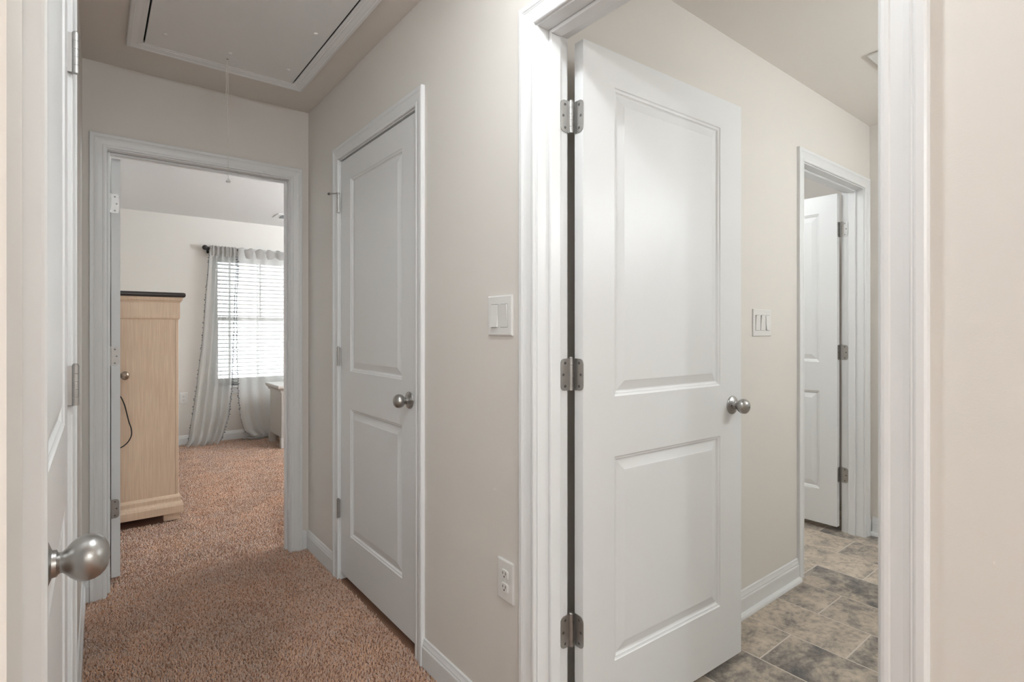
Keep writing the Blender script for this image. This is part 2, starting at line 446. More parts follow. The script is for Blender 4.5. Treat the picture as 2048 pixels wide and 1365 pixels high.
# carpet pile: single tufts nobody could count
def tufts(regions, name, label):
    PX = []
    for x0, x1, y0, y1, sp in regions:
        xs = np.arange(x0, x1, sp); ys = np.arange(y0, y1, sp)
        X, Y = np.meshgrid(xs, ys)
        X = X.ravel() + rng.uniform(-.5, .5, X.size) * sp; Y = Y.ravel() + rng.uniform(-.5, .5, Y.size) * sp
        PX.append(np.stack([X, Y, np.full(X.size, sp)], 1))
    P = np.concatenate(PX)
    keep = ~((P[:, 0] < 0.41) & (P[:, 1] > 4.03) & (P[:, 1] < 5.0))
    P = P[keep]; n = len(P); sp = P[:, 2]
    ang = rng.uniform(0, 2 * np.pi, n); h = rng.uniform(0.6, 1.1, n) * 0.0095
    ph = np.sin(P[:, 0] * 19 + 3 * np.sin(P[:, 1] * 7)) + np.sin(P[:, 1] * 23 + 2 * np.sin(P[:, 0] * 11))
    lean = rng.normal(0, 0.35, (n, 2)) * sp[:, None] + np.stack([0.25 * np.sin(ph), 0.25 * np.cos(ph * 1.3)], 1) * sp[:, None]
    V = np.zeros((n, 6, 3))
    for k in range(3):
        a = ang + k * 2 * np.pi / 3
        V[:, k, 0] = P[:, 0] + np.cos(a) * sp * 0.46; V[:, k, 1] = P[:, 1] + np.sin(a) * sp * 0.46; V[:, k, 2] = -0.0095
        a2 = a + 0.7
        V[:, 3 + k, 0] = P[:, 0] + lean[:, 0] + np.cos(a2) * sp * 0.30
        V[:, 3 + k, 1] = P[:, 1] + lean[:, 1] + np.sin(a2) * sp * 0.30
        V[:, 3 + k, 2] = -0.0095 + h * (1 + 0.12 * np.cos(a2))
    base = (np.arange(n) * 6)[:, None]
    quads = [(0, 1, 4, 3), (1, 2, 5, 4), (2, 0, 3, 5)]
    loops = np.concatenate([base + np.array(q)[None] for q in quads] + [base + np.array([[3, 4, 5]])], 1)
    me = bpy.data.meshes.new(name)
    me.vertices.add(n * 6); me.vertices.foreach_set('co', V.astype(np.float32).ravel())
    me.loops.add(loops.size); me.loops.foreach_set('vertex_index', loops.astype(np.int32).ravel())
    tot = np.tile([4, 4, 4, 3], n).astype(np.int32); st = np.concatenate([[0], np.cumsum(tot)[:-1]]).astype(np.int32)
    me.polygons.add(n * 4); me.polygons.foreach_set('loop_start', st); me.polygons.foreach_set('loop_total', tot)
    me.update(calc_edges=True)
    at = me.attributes.new('yarn', 'FLOAT', 'POINT')
    at.data.foreach_set('value', np.repeat(rng.beta(2.2, 2.2, n), 6).astype(np.float32))
    me.materials.append(M['carpet'])
    o = bpy.data.objects.new(name, me); COL.objects.link(o)
    o['worg'] = [0, 0, 0]
    return tag(o, label, 'carpet', kind='stuff')
tufts([(-0.045, 0.947, 0.25, 3.07, 0.0078), (0.055, 0.848, 3.07, 3.18, 0.0085), (-0.14, 2.6, 3.18, 6.61, 0.0105)],
      'carpet_pile', 'short brown cut-pile carpet running from hallway into bedroom')

# ------------------------------------------------------------------ trim: jambs, casings, stops
CAS = [(0.0, 0.0), (0.0, 0.0075), (0.002, 0.0095), (0.006, 0.0102), (0.0115, 0.0098), (0.0135, 0.0082), (0.0155, 0.0086), (0.022, 0.0094),
       (0.030, 0.0106), (0.038, 0.0128), (0.0405, 0.0142), (0.0425, 0.0132), (0.0445, 0.0150), (0.047, 0.0158), (0.0565, 0.0158), (0.0595, 0.0140), (0.060, 0.012), (0.060, 0.0)]
def casing(fr, o, parent, side=1, off=0.0, z0=-0.006, k=1.0):
    """mitred casing: left leg, head, right leg as three boards on the wall face"""
    R = 0.005
    al, ar, zt = o[0] - R, o[1] + R, HEAD + R
    legs = [[lambda s: (al - s, z0), lambda s: (al - s, zt + s)],
            [lambda s: (al - s, zt + s), lambda s: (ar + s, zt + s)],
            [lambda s: (ar + s, zt + s), lambda s: (ar + s, z0)]]
    for e0, e1 in legs:
        g = G()
        L0 = [fr.p(e0(s)[0], off + side * t * k, e0(s)[1]) for s, t in CAS]
        L1 = [fr.p(e1(s)[0], off + side * t * k, e1(s)[1]) for s, t in CAS]
        g.strip([L0, L1], cap=True, closed=True)
        g.build('casing', 'trim', parent)
def doorway(n, fr, o, label, stop=None, thick=WT, back=True, z0=-0.006, k=1.0):
    g = G()
    fr.box(g, o[0] - JT, o[0], -thick, 0, z0, HEAD + JT)
    fr.box(g, o[1], o[1] + JT, -thick, 0, z0, HEAD + JT)
    fr.box(g, o[0], o[1], -thick, 0, HEAD, HEAD + JT)
    t = tag(g.build('trim_%d' % n, 'trim'), label, 'door frame', kind='structure')
    casing(fr, o, t, 1, 0, z0, k)
    if back: casing(fr, o, t, -1, -thick, z0, k)
    if stop:
        n0, n1 = stop; S = 0.011
        for a0, a1, za, zb in ((o[0], o[0] + S, z0, HEAD), (o[1] - S, o[1], z0, HEAD), (o[0] + S, o[1] - S, HEAD - S, HEAD)):
            g = G(); fr.box(g, a0, a1, n0, n1, za, zb, 0.003); g.build('door_stop', 'trim', t)
    return t
doorway(1, F_R, BATH, 'white moulded frame around the open bathroom doorway', (-0.077, -0.040))
doorway(2, F_R, CLOS, 'white moulded frame around the closed closet door', (-0.075, -0.041), back=False)
doorway(3, F_F, BED, 'white moulded frame around the open bedroom doorway', (-0.077, -0.040))
doorway(4, F_B, BTH2, 'white moulded frame inside the bathroom around the small far doorway', (-0.077, -0.040))
doorway(5, F_L, LEFT, 'white moulded frame around the leftmost door', (-0.085, -0.05), back=False, k=1.12)

BB = [(0, 0), (0.0125, 0), (0.0125, 0.070), (0.0115, 0.073), (0.0095, 0.076), (0.0098, 0.080), (0.0075, 0.086), (0.0055, 0.092), (0.005, 0.097), (0.003, 0.100), (0, 0.101)]
def baseboard(name, fr, runs, label, shoe=False, hk=1.0):
    g = G()
    for a0, a1 in runs:
        g.strip([[fr.p(a, n, z * hk - 0.004) for n, z in BB] for a in (a0, a1)], closed=True, cap=True)
    o = tag(g.build(name, 'trim'), label, 'baseboard', kind='structure')
    if shoe:
        for a0, a1 in runs:
            sh = [(0.0125, 0), (0.028, 0), (0.0275, 0.006), (0.025, 0.012), (0.020, 0.017), (0.0125, 0.0195)]
            s = G(); s.strip([[fr.p(a, n, z + 0.0005) for n, z in sh] for a in (a0, a1)], closed=True, cap=True)
            s.build('shoe_moulding', 'trim', o)
    return o
baseboard('baseboard_right', F_R, [(2.646, 3.066), (BATH[1] + 0.066, CLOS[0] - 0.066), (-2.9, BATH[0] - 0.066)], 'white baseboard along the right hallway wall')
baseboard('baseboard_far', F_F, [(-0.04, BED[0] - 0.066), (BED[1] + 0.066, 0.938)], 'short white baseboard bits on the hallway end wall')
baseboard('baseboard_left', F_L, [(LEFT[1] + 0.066, 2.38), (-0.11, LEFT[0] - 0.066)], 'white baseboard along the left hallway wall behind the knob')
baseboard('baseboard_bathroom', F_B, [(1.25, BTH2[0] - 0.066), (BTH2[1] + 0.066, 3.652)], 'white baseboard with shoe moulding below the bathroom switch', shoe=True, hk=1.1)
F_BR = Frame((3.654, 0, 0), (0, 1, 0), (-1, 0, 0))
baseboard('baseboard_bathroom_right', F_BR, [(-0.48, 1.17)], 'white baseboard corner beside the far bathroom doorway', shoe=True, hk=1.1)
baseboard('baseboard_window', F_W, [(-0.15, 4.0)], 'white baseboard behind the curtains under the window')

# ------------------------------------------------------------------ doors
PROF = [(0.0, 0.0), (0.0025, 0.0028), (0.006, 0.0042), (0.009, 0.0046), (0.0115, 0.0078), (0.0145, 0.0098), (0.0175, 0.0100), (0.042, 0.0036), (0.045, 0.0026), (0.049, 0.0024)]
T = 0.035
def door(name, hinge_pt, a_dir, n_dir, w, label, panel_a, ztop=2.043, zbot=0.032, zs=((0.24, 0.845), (1.023, 1.938))):
    """leaf with origin at hinge-side bottom corner of the visible face; a_dir along the width, n_dir out of the visible face"""
    fr = Frame((hinge_pt[0], hinge_pt[1], 0), a_dir, n_dir)
    s0, s1 = panel_a
    A = [0, s0, s1, w]; Z = [zbot, zs[0][0], zs[0][1], zs[1][0], zs[1][1], ztop]
    g = G()
    for nn in (0, -T):
        for i in range(3):
            for j in range(5):
                if i == 1 and j in (1, 3): continue
                g.add([fr.p(A[i], nn, Z[j]), fr.p(A[i + 1], nn, Z[j]), fr.p(A[i + 1], nn, Z[j + 1]), fr.p(A[i], nn, Z[j + 1])], [(0, 1, 2, 3)])
    ring = [(0, zbot), (w, zbot), (w, ztop), (0, ztop)]
    g.strip([[fr.p(a, 0, z) for a, z in ring], [fr.p(a, -T, z) for a, z in ring]], closed=True)
    bm = bmesh.new()
    me = bpy.data.meshes.new('x')
    me.from_pydata([tuple(v) for v in g.v], [], g.f)
    bm.from_mesh(me); bmesh.ops.remove_doubles(bm, verts=bm.verts[:], dist=1e-5)
    ed = [e for e in bm.edges if len(e.link_faces) == 2 and e.calc_face_angle(0) > 0.5]
    bmesh.ops.bevel(bm, geom=ed, offset=0.0018, segments=2, profile=0.5, affect='EDGES')
    bm.verts.index_update()
    g = G(); g.add([v.co.copy() for v in bm.verts], [[v.index for v in f.verts] for f in bm.faces]); bm.free()
    o = tag(g.build(name, 'door'), label, 'door', kind='structure')
    for z0, z1 in zs:
        for sgn, base in ((-1, 0), (1, -T)):
            loops = []
            for s, d in PROF:
                loops.append([fr.p(s0 + s, base + sgn * d, z0 + s), fr.p(s1 - s, base + sgn * d, z0 + s), fr.p(s1 - s, base + sgn * d, z1 - s), fr.p(s0 + s, base + sgn * d, z1 - s)])
            g = G(); g.strip(loops, closed=True)
            l = loops[-1]; g.add(l, [(0, 1, 2, 3)])
            g.build('panel', 'door', o)
    return o, fr

KNOB = [(0.0165, 0.008), (0.0156, 0.011), (0.0150, 0.0165), (0.0128, 0.0180), (0.0118, 0.0195), (0.0122, 0.0220), (0.0150, 0.0250), (0.0195, 0.0290), (0.0232, 0.0335),
        (0.0256, 0.0390), (0.0265, 0.0445), (0.0258, 0.0505), (0.0232, 0.0562), (0.0185, 0.0610), (0.0125, 0.0642), (0.0060, 0.0658), (0.0, 0.0662)]
ROSE = [(0.0, 0.0), (0.0330, 0.0), (0.0333, 0.0025), (0.0322, 0.0048), (0.0300, 0.0056), (0.0285, 0.0062), (0.0250, 0.0088), (0.0195, 0.0108), (0.0150, 0.0125), (0.0135, 0.0150), (0.0, 0.0152)]
def knob(fr, a, z, n0, sgn, parent, material='nickel', lock=False):
    g = G(); org = fr.p(a, n0, z); ax = fr.n * sgn
    g.lathe(KNOB, org, ax, 40); k = g.build('door_knob', material, parent)
    g = G(); g.lathe(ROSE, org, ax, 40); g.build('rosette', material, k)
    if lock:
        g = G(); g.lathe([(0, 0.0655), (0.0032, 0.0655), (0.0032, 0.0672), (0.0, 0.0672)], org, ax, 14); g.build('lock_button', 'screw', k)
        g = G(); g.lathe([(0, 0.0105), (0.0022, 0.0105), (0.0022, 0.0119), (0, 0.0119)], org - fr.a * 0.019, ax, 10); g.build('set_hole', 'slot', k)
    # latch face on the closing edge
    return k

def leaf_geo(pin, d, n, zc, h, L=0.038, r=0.015, th=0.0022, gap=0.004, surf=0.0):
    """hinge leaf with rounded outer corners: lies in plane through pin along d, thickness along n"""
    d = Vector(d); n = Vector(n); pin = Vector((pin[0], pin[1], 0))
    pts = [(gap, -h / 2), (L - r, -h / 2)]
    for k in range(1, 6): a = -math.pi / 2 + k * math.pi / 10; pts.append((L - r + r * math.cos(a), -h / 2 + r + r * math.sin(a)))
    for k in range(0, 5): a = k * math.pi / 10; pts.append((L - r + r * math.cos(a), h / 2 - r + r * math.sin(a)))
    pts += [(L - r, h / 2), (gap, h / 2)]
    g = G()
    lo = [pin + d * s + n * surf + Vector((0, 0, zc + z)) for s, z in pts]
    hi = [p + n * th for p in lo]
    g.strip([lo, hi], closed=True, cap=True)
    return g
def hinge(parent, pin, dA, nA, sA, dB, nB, sB, zc, h=0.091, r=0.0068, leaves=True):
    """barrel with five knuckles, two leaves, screws"""
    g = G()
    kz = [-h / 2 + i * h / 5 for i in range(6)]
    for i in range(5):
        g.lathe([(0, kz[i] + 0.0003), (r, kz[i] + 0.0003), (r, kz[i + 1] - 0.0003), (0, kz[i + 1] - 0.0003)], (pin[0], pin[1], zc), (0, 0, 1), 16)
    g.lathe([(0, h / 2), (r * 0.85, h / 2), (r * 0.85, h / 2 + 0.002), (r * 0.5, h / 2 + 0.0045), (0, h / 2 + 0.005)], (pin[0], pin[1], zc), (0, 0, 1), 16)
    hg = g.build('hinge', 'nickel_h', parent)
    for d, n, s in ((dA, nA, sA), (dB, nB, sB)):
        if d is None: continue
        lg = leaf_geo(pin, d, n, zc, h, surf=s); lg.build('leaf', 'nickel_h', hg)
        dv, nv = Vector(d), Vector(n)
        for ss, zz in ((0.021, 0.033), (0.028, 0.0), (0.021, -0.033)):
            sg = G(); p = Vector((pin[0], pin[1], zc + zz)) + dv * ss + nv * (s + 0.0021)
            sg.lathe([(0, 0), (0.0042, 0), (0.0040, 0.0007), (0.0018, 0.0009), (0.0016, 0.0003), (0, 0.0003)], p, nv, 12)
            sg.build('screw', 'screw', hg)
    return hg

HZ = (1.828, 1.093, 0.362)
# bathroom door: swung open into the bathroom
PB = Vector((1.0735, BATH[1] - 0.0045, 0)); th = math.radians(-2.4)
da = Vector((math.cos(th), math.sin(th), 0)); dn = Vector((math.sin(th), -math.cos(th), 0))
hp = PB + da * 0.014 + dn * 0.0355
bath_door, fb = door('door_1', hp, da, dn, 0.795, 'white two-panel bathroom door swung open, knob on its right', (0.1265, 0.6635))
knob(fb, 0.735, 0.948, 0, 1, bath_door, lock=True); knob(fb, 0.735, 0.948, -T, -1, bath_door)
for z in HZ:
    hinge(bath_door, PB, (-1, 0, 0), (0, -1, 0), -0.0040, tuple(dn), tuple(-da), -0.0138, z)
# closet door: closed
PC = (0.951 - 0.0015, CLOS[1] - 0.001)
clos_door, fc = door('door_2', (0.9560, CLOS[1] - 0.003), (0, -1, 0), (-1, 0, 0), CLOS[1] - CLOS[0] - 0.006, 'white two-panel closet door standing closed on the hallway wall', (0.122, 0.658))
knob(fc, 0.7225, 0.950, 0, 1, clos_door)
g = G(); F_R.box(g, CLOS[0] - 0.001, CLOS[0] + 0.004, -0.012, -0.001, 0.918, 0.975); g.build('latch_plate', 'screw', clos_door)
for i, z in enumerate((1.840, 1.090, 0.346)):
    pin = (0.951 - 0.0085, CLOS[1] - 0.0015)
    hg = hinge(clos_door, pin, None, None, 0, None, None, 0, z)
    for sg, a in ((1, 0.010), (-1, -0.006)):
        gg = G(); F_R.box(gg, CLOS[1] - 0.0015 + (0.0055 if sg > 0 else -0.008), CLOS[1] - 0.0015 + (0.009 if sg > 0 else -0.0055), 0.0, 0.0065, z - 0.0445, z + 0.0445, 0.0006)
        gg.build('leaf', 'nickel_h', hg)
    if i == 0:
        gg = G(); zz = z + 0.050
        gg.lathe([(0, 0), (0.009, 0), (0.009, 0.004), (0, 0.004)], (pin[0], pin[1], zz - 0.002), (0, 0, 1), 14)
        gg.tube([(pin[0], pin[1], zz), (pin[0] - 0.022, pin[1] + 0.030, zz + 0.001), (pin[0] - 0.030, pin[1] + 0.042, zz + 0.001)], 0.0032, 8)
        gg.build('hinge_pin_stop', 'nickel_h', hg)
        gg = G(); gg.lathe([(0, 0), (0.006, 0), (0.0065, 0.004), (0.005, 0.009), (0, 0.010)], (pin[0] - 0.028, pin[1] + 0.040, zz + 0.001), (-0.58, 0.81, 0), 12)
        gg.build('bumper', 'screw', hg)
# bedroom door: open ninety degrees, edge on
PE = Vector((0.0595, 3.066 + WT + 0.006, 0))
bed_door, fe = door('door_3', (PE.x + 0.042, PE.y + 0.006), (0, 1, 0), (1, 0, 0), 0.785, 'white bedroom door opened flat away, only its hinge edge showing', (0.122, 0.663))
knob(fe, 0.705, 0.950, 0, 1, bed_door, 'bronze'); knob(fe, 0.705, 0.950, -T, -1, bed_door, 'bronze')
for z in (1.826, 1.094, 0.362):
    hinge(bed_door, PE, (0, -1, 0), (1, 0, 0), -0.0085, (1, 0, 0), (0, -1, 0), -0.0058, z)
# second bathroom doorway's door, open into the room behind
P2 = Vector((BTH2[1] + 0.008, 1.187 + WT + 0.009, 0))
door2, f2 = door('door_4', (P2.x - 0.043, P2.y + 0.009), (0, 1, 0), (-1, 0, 0), 0.76, 'white two-panel door open inside the far bathroom doorway', (0.10, 0.66))
knob(f2, 0.69, 0.950, 0, 1, door2)
for z in (1.828, 1.085, 0.345):
    hinge(door2, P2, (0, -1, 0), (-1, 0, 0), 0.0082, (-1, 0, 0), (0, -1, 0), -0.0088, z)
# leftmost door: closed, seen along its face
left_door, fl = door('door_5', tuple(F_L.p(LEFT[1] - 0.003, 0.002, 0))[:2], tuple(-F_L.a), tuple(F_L.n), LEFT[1] - LEFT[0] - 0.006, 'white panelled door at far left seen along its face', (0.125, 0.692))
knob(fl, LEFT[1] - 0.003 - 0.130, 0.950, 0, 1, left_door)
for z in (1.848, 1.094, 0.362):
    pin = F_L.p(LEFT[1] - 0.0015, 0.016, 0)
    hg = hinge(left_door, (pin.x, pin.y), None, None, 0, None, None, 0, z)
    gg = G(); F_L.box(gg, LEFT[1] - 0.004, LEFT[1] - 0.0005, 0.0, 0.0145, z - 0.0445, z + 0.0445, 0.0006); gg.build('leaf', 'nickel_h', hg)

# ------------------------------------------------------------------ attic hatch
hatch = thing('attic_hatch', 'white attic access hatch with moulded frame set in hallway ceiling', 'attic hatch', ((HX0 + HX1) / 2, (HY0 + HY1) / 2, CEIL - 0.016))
HP = [(0, 0.0), (0, 0.010), (0.003, 0.0135), (0.014, 0.0150), (0.017, 0.0128), (0.021, 0.0128), (0.035, 0.0095), (0.041, 0.0095), (0.043, 0.0075), (0.054, 0.0070), (0.056, 0.0055), (0.056, 0.0)]
def hring(s, t): return [(HX0 + s, HY0 + s, CEIL - t), (HX1 - s, HY0 + s, CEIL - t), (HX1 - s, HY1 - s, CEIL - t), (HX0 + s, HY1 - s, CEIL - t)]
R = [hring(s, t) for s, t in HP]
for k in range(4):
    g = G(); g.strip([[r[k] for r in R], [r[(k + 1) % 4] for r in R]], closed=True, cap=True); g.build('frame_moulding', 'hatch', hatch)
s = 0.0625
g = G(); g.box(HX0 + s, HX1 - s, HY0 + s - 0.002, HY1 - 0.0575, CEIL - 0.005, CEIL + 0.012, 0.001); hp_ = g.build('hatch_panel', 'hatch', hatch)
g = G(); g.box(HX0 + 0.031, HX1 - 0.031, HY0 + 0.031, HY1 - 0.031, CEIL + 0.02, CEIL + 0.09); g.build('hatch_box', 'slot', hatch)
for x, y in ((0.231, 2.60), (0.470, 2.60), (0.716, 2.60), (0.717, 2.214), (0.231, 2.214), (0.470, 2.0)):
    g = G(); g.lathe([(0, 0), (0.0085, 0), (0.0075, 0.003), (0.004, 0.0045), (0, 0.005)], (x, y, CEIL - 0.0049), (0, 0, -1), 14); g.build('screw_cap', 'rubber', hp_)
g = G(); g.lathe([(0, 0), (0.004, 0), (0.004, 0.001), (0, 0.001)], (0.472, 2.667, CEIL - 0.0049), (0, 0, -1), 12); g.build('cord_hole', 'slot', hp_)
cx, cyy = 0.472, 2.667
g = G()
g.tube([(cx, cyy, CEIL - 0.004), (cx + .001, cyy, 2.40), (cx + .003, cyy, 2.30), (cx + .001, cyy, 2.18), (cx + .005, cyy, 2.05), (cx + .003, cyy, 1.97), (cx + .004, cyy, 1.905)], 0.0013, 6)
pc = g.build('pull_cord', 'cord', hatch)
g = G(); g.lathe([(0, 0.0), (0.0095, 0.0), (0.010, 0.003), (0.006, 0.010), (0.0032, 0.018), (0.0022, 0.024), (0, 0.025)], (cx + .004, cyy, 1.884), (0, 0, 1), 16); g.build('cord_bell', 'rubber', pc)
g = G()
pts = [(cx - .001, cyy, CEIL - 0.004), (cx - .006, cyy, 2.38), (cx - .004, cyy, 2.30), (cx - .010, cyy, 2.255)]
g.tube(pts, 0.0013, 6)
g.tube([(cx - .010 + 0.009 * math.sin(t), cyy, 2.238 + 0.017 * math.cos(t)) for t in np.linspace(0, 2 * math.pi, 14)], 0.0013, 6)
g.lathe([(0, -0.004), (0.003, -0.003), (0.0035, 0), (0.003, 0.003), (0, 0.004)], (cx - .010, cyy, 2.256), (0, 0, 1), 8)
g.build('cord_loop', 'cord', hatch)

# ------------------------------------------------------------------ switches and outlets
def plate(fr, name, label, cat, a0, a1, z0, z1, th_=0.0062):
    g = G()
    t = tag(None, label, cat) if False else None
    lo = [(a0, z0), (a1, z0), (a1, z1), (a0, z1)]
    def ring(i, n): return [fr.p(a0 + i, n, z0 + i), fr.p(a1 - i, n, z0 + i), fr.p(a1 - i, n, z1 - i), fr.p(a0 + i, n, z1 - i)]
    g.strip([ring(0, 0), ring(0, th_ * 0.55), ring(0.0015, th_ * 0.85), ring(0.004, th_)], closed=True, cap=True)
    return tag(g.build(name, 'plastic'), label, cat)
def rocker(fr, parent, ac, zc, top_in):
    g = G(); w, h = 0.0165, 0.0335
    a, b = (0.0035, 0.0095) if top_in else (0.0095, 0.0035)
    base = 0.0
    pts = [(ac - w, base, zc - h), (ac + w, base, zc - h), (ac + w, base, zc + h), (ac - w, base, zc + h)]
    top = [(ac - w, 0.0062 + b, zc - h), (ac + w, 0.0062 + b, zc - h), (ac + w, 0.0062 + 0.0035, zc), (ac - w, 0.0062 + 0.0035, zc)]
    # rocker paddle in two faces: pressed half and raised half
    n0 = 0.0068 + (0.005 if not top_in else -0.0005) * 0 
    zt = 0.0072 if top_in else 0.0122; zb = 0.0122 if top_in else 0.0072
    P_ = [fr.p(ac - w, 0.004, zc - h), fr.p(ac + w, 0.004, zc - h), fr.p(ac + w, 0.004, zc), fr.p(ac - w, 0.004, zc), fr.p(ac + w, 0.004, zc + h), fr.p(ac - w, 0.004, zc + h),
          fr.p(ac - w, zb, zc - h), fr.p(ac + w, zb, zc - h), fr.p(ac + w, 0.0088, zc), fr.p(ac - w, 0.0088, zc), fr.p(ac + w, zt, zc + h), fr.p(ac - w, zt, zc + h)]
    g.add(P_, [(6, 7, 8, 9), (9, 8, 10, 11), (0, 1, 7, 6), (4, 5, 11, 10), (1, 2, 8, 7), (2, 4, 10, 8), (0, 6, 9, 3), (3, 9, 11, 5), (0, 3, 2, 1), (3, 5, 4, 2)])
    return g.build('rocker', 'plastic', parent)
def seam(fr, parent, ac, zc):
    g = G(); w, h = 0.0174, 0.0346
    for a0, a1, z0, z1 in ((ac - w, ac + w, zc + h - 0.0008, zc + h), (ac - w, ac + w, zc - h, zc - h + 0.0008), (ac - w, ac - w + 0.0006, zc - h, zc + h), (ac + w - 0.0006, ac + w, zc - h, zc + h)):
        fr.box(g, a0, a1, 0.005, 0.00635, z0, z1)
    return g.build('seam', 'slot', parent)
sw = plate(F_R, 'light_switch', 'white double rocker light switch beside the bathroom door frame', 'light switch', 1.205, 1.323, 1.203, 1.322)
rocker(F_R, sw, 1.264 + 0.0230, 1.262, True); rocker(F_R, sw, 1.264 - 0.0230, 1.262, False)
seam(F_R, sw, 1.287, 1.262); seam(F_R, sw, 1.241, 1.262)
sw2 = plate(F_B, 'light_switch', 'white triple rocker light switch on the bathroom wall behind the open door', 'light switch', 2.270, 2.432, 1.192, 1.312)
for k, tin in ((-1, False), (0, False), (1, True)):
    rocker(F_B, sw2, 2.351 + k * 0.046, 1.252, tin); seam(F_B, sw2, 2.351 + k * 0.046, 1.252)
def outlet(fr, label, ac, zc):
    o = plate(fr, 'wall_outlet', label, 'outlet', ac - 0.0365, ac + 0.0365, zc - 0.0595, zc + 0.0595)
    for dz in (0.0195, -0.0195):
        g = G(); pts = []
        for k in range(20):
            t = 2 * math.pi * k / 20
            pts.append((0.0170 * max(-0.92, min(0.92, math.cos(t) * 1.15)), 0.0145 * max(-0.95, min(0.95, math.sin(t) * 1.05))))
        lo = [fr.p(ac + x, 0.005, zc + dz + y) for x, y in pts]; hi = [fr.p(ac + x, 0.0086, zc + dz + y) for x, y in pts]
        hi2 = [fr.p(ac + x * 0.93, 0.0092, zc + dz + y * 0.93) for x, y in pts]
        g.strip([lo, hi, hi2], closed=True, cap=True); r = g.build('receptacle', 'plastic', o)
        s = G(); fr.box(s, ac - 0.0075, ac - 0.0052, 0.0088, 0.0096, zc + dz - 0.001, zc + dz + 0.008); s.build('slot', 'slot', r)
        s = G(); fr.box(s, ac + 0.0052, ac + 0.0075, 0.0088, 0.0096, zc + dz, zc + dz + 0.007); s.build('slot', 'slot', r)
        s = G(); s.lathe([(0, 0), (0.0026, 0), (0.0026, 0.0008), (0, 0.0008)], fr.p(ac, 0.0088, zc + dz - 0.0065), fr.n, 10); s.build('slot', 'slot', r)
    g = G(); g.lathe([(0, 0), (0.003, 0), (0.0026, 0.001), (0, 0.0012)], fr.p(ac, 0.006, zc), fr.n, 12); g.build('screw', 'plastic', o)
    return o
outlet(F_R, 'white duplex outlet low on the hallway wall beside the bathroom frame', 1.2365, 0.487)
outlet(F_W, 'white duplex outlet between the armoire and the curtain', 0.755, 0.493)

# rigid door stop on the left baseboard
p0 = F_L.p(1.50, 0.0125, 0.055)
ds = thing('door_stop', 'thin metal door stop with white tip sticking out of left baseboard', 'door stop', tuple(F_L.p(1.50, 0.0125, 0.042)))
ax = (F_L.n + F_L.a * 0.10 + Vector((0, 0, 0.06))).normalized()
g = G(); g.lathe([(0, 0), (0.012, 0), (0.012, 0.002), (0.007, 0.006), (0.0042, 0.009), (0.0042, 0.010), (0, 0.010)], p0, F_L.n, 18); g.build('base', 'nickel_h', ds)
g = G(); g.tube([p0 + ax * 0.006, p0 + ax * 0.066], 0.0032, 10); g.build('rod', 'nickel_h', ds)
g = G(); g.lathe([(0, 0), (0.0062, 0), (0.0066, 0.004), (0.0060, 0.012), (0.0045, 0.014), (0, 0.0145)], p0 + ax * 0.064, ax, 16); g.build('tip', 'rubber', ds)

# ------------------------------------------------------------------ lamps of the place, and added fill lamps
def lamp(name, kind, loc, power, size, col=WARM, rot=(0, 0, 0), parent=None):
    l = bpy.data.lights.new(name, kind); l.energy = power; l.color = col
    if kind == 'AREA': l.shape = 'DISK'; l.size = size
    else: l.shadow_soft_size = size
    o = bpy.data.objects.new(name, l); COL.objects.link(o)
    o.rotation_euler = rot
    if parent is not None:
        o.parent = parent; o.location = [loc[i] - parent['worg'][i] for i in range(3)]
    else: o.location = loc
    return o
M['led'] = emit('led_diffuser', WARM, 6.0)
M['led_dim'] = emit('lamp_shade_glow', WARM, 4.0)
M['globe'] = sheer('globe_glass', (0.9, 0.9, 0.9, 1), 0.75, 0.7)
def disc_light(label, x, y, watt, size=0.13):
    t = thing('ceiling_light', label, 'ceiling light', (x, y, CEIL - 0.03))
    g = G(); g.lathe([(0, 0), (0.092, 0), (0.094, 0.006), (0.088, 0.020), (0.070, 0.024), (0.068, 0.018), (0, 0.018)], (x, y, CEIL), (0, 0, -1), 40); g.build('trim_ring', 'trim', t)
    g = G(); g.lathe([(0, 0.019), (0.067, 0.019), (0.055, 0.023), (0, 0.025)], (x, y, CEIL), (0, 0, -1), 40); g.build('diffuser', 'led', t)
    lamp('light_source', 'AREA', (x, y, CEIL - 0.030), watt, size, parent=t)
    return t
hl = thing('ceiling_light', 'small white glass dome light on the hallway ceiling above the bathroom doorway', 'ceiling light', (0.50, 0.76, 2.30))
g = G(); g.lathe([(0, 0), (0.085, 0), (0.087, 0.010), (0.080, 0.022), (0, 0.022)], (0.50, 0.76, CEIL), (0, 0, -1), 36); g.build('base', 'nickel_h', hl)
g = G(); g.lathe([(0.078, 0.018), (0.086, 0.045), (0.084, 0.080), (0.066, 0.112), (0.035, 0.130), (0, 0.135)], (0.50, 0.76, CEIL), (0, 0, -1), 36); g.build('dome', 'globe', hl)
lamp('light_source', 'POINT', (0.50, 0.76, 2.365), HALL_W, 0.055, parent=hl)
lamp('light_source', 'AREA', (0.50, 0.76, 2.375), HALL_W * 0.8, 0.12, parent=hl)
def fill_dome_light(label, x, y, watt, r=0.16):  # dome fixture for the unseen fill lights added below
    t = thing('ceiling_light', label, 'ceiling light', (x, y, CEIL - 0.14))
    g = G(); g.lathe([(0, 0), (r, 0), (r + 0.003, 0.010), (r - 0.006, 0.022), (0, 0.022)], (x, y, CEIL), (0, 0, -1), 36); g.build('base', 'nickel_h', t)
    g = G(); g.lathe([(r - 0.008, 0.018), (r, 0.045), (r * 0.97, 0.075), (r * 0.75, 0.110), (r * 0.4, 0.130), (0, 0.135)], (x, y, CEIL), (0, 0, -1), 36); g.build('dome', 'globe', t)
    lamp('light_source', 'POINT', (x, y, CEIL - 0.10), watt, 0.06, parent=t)
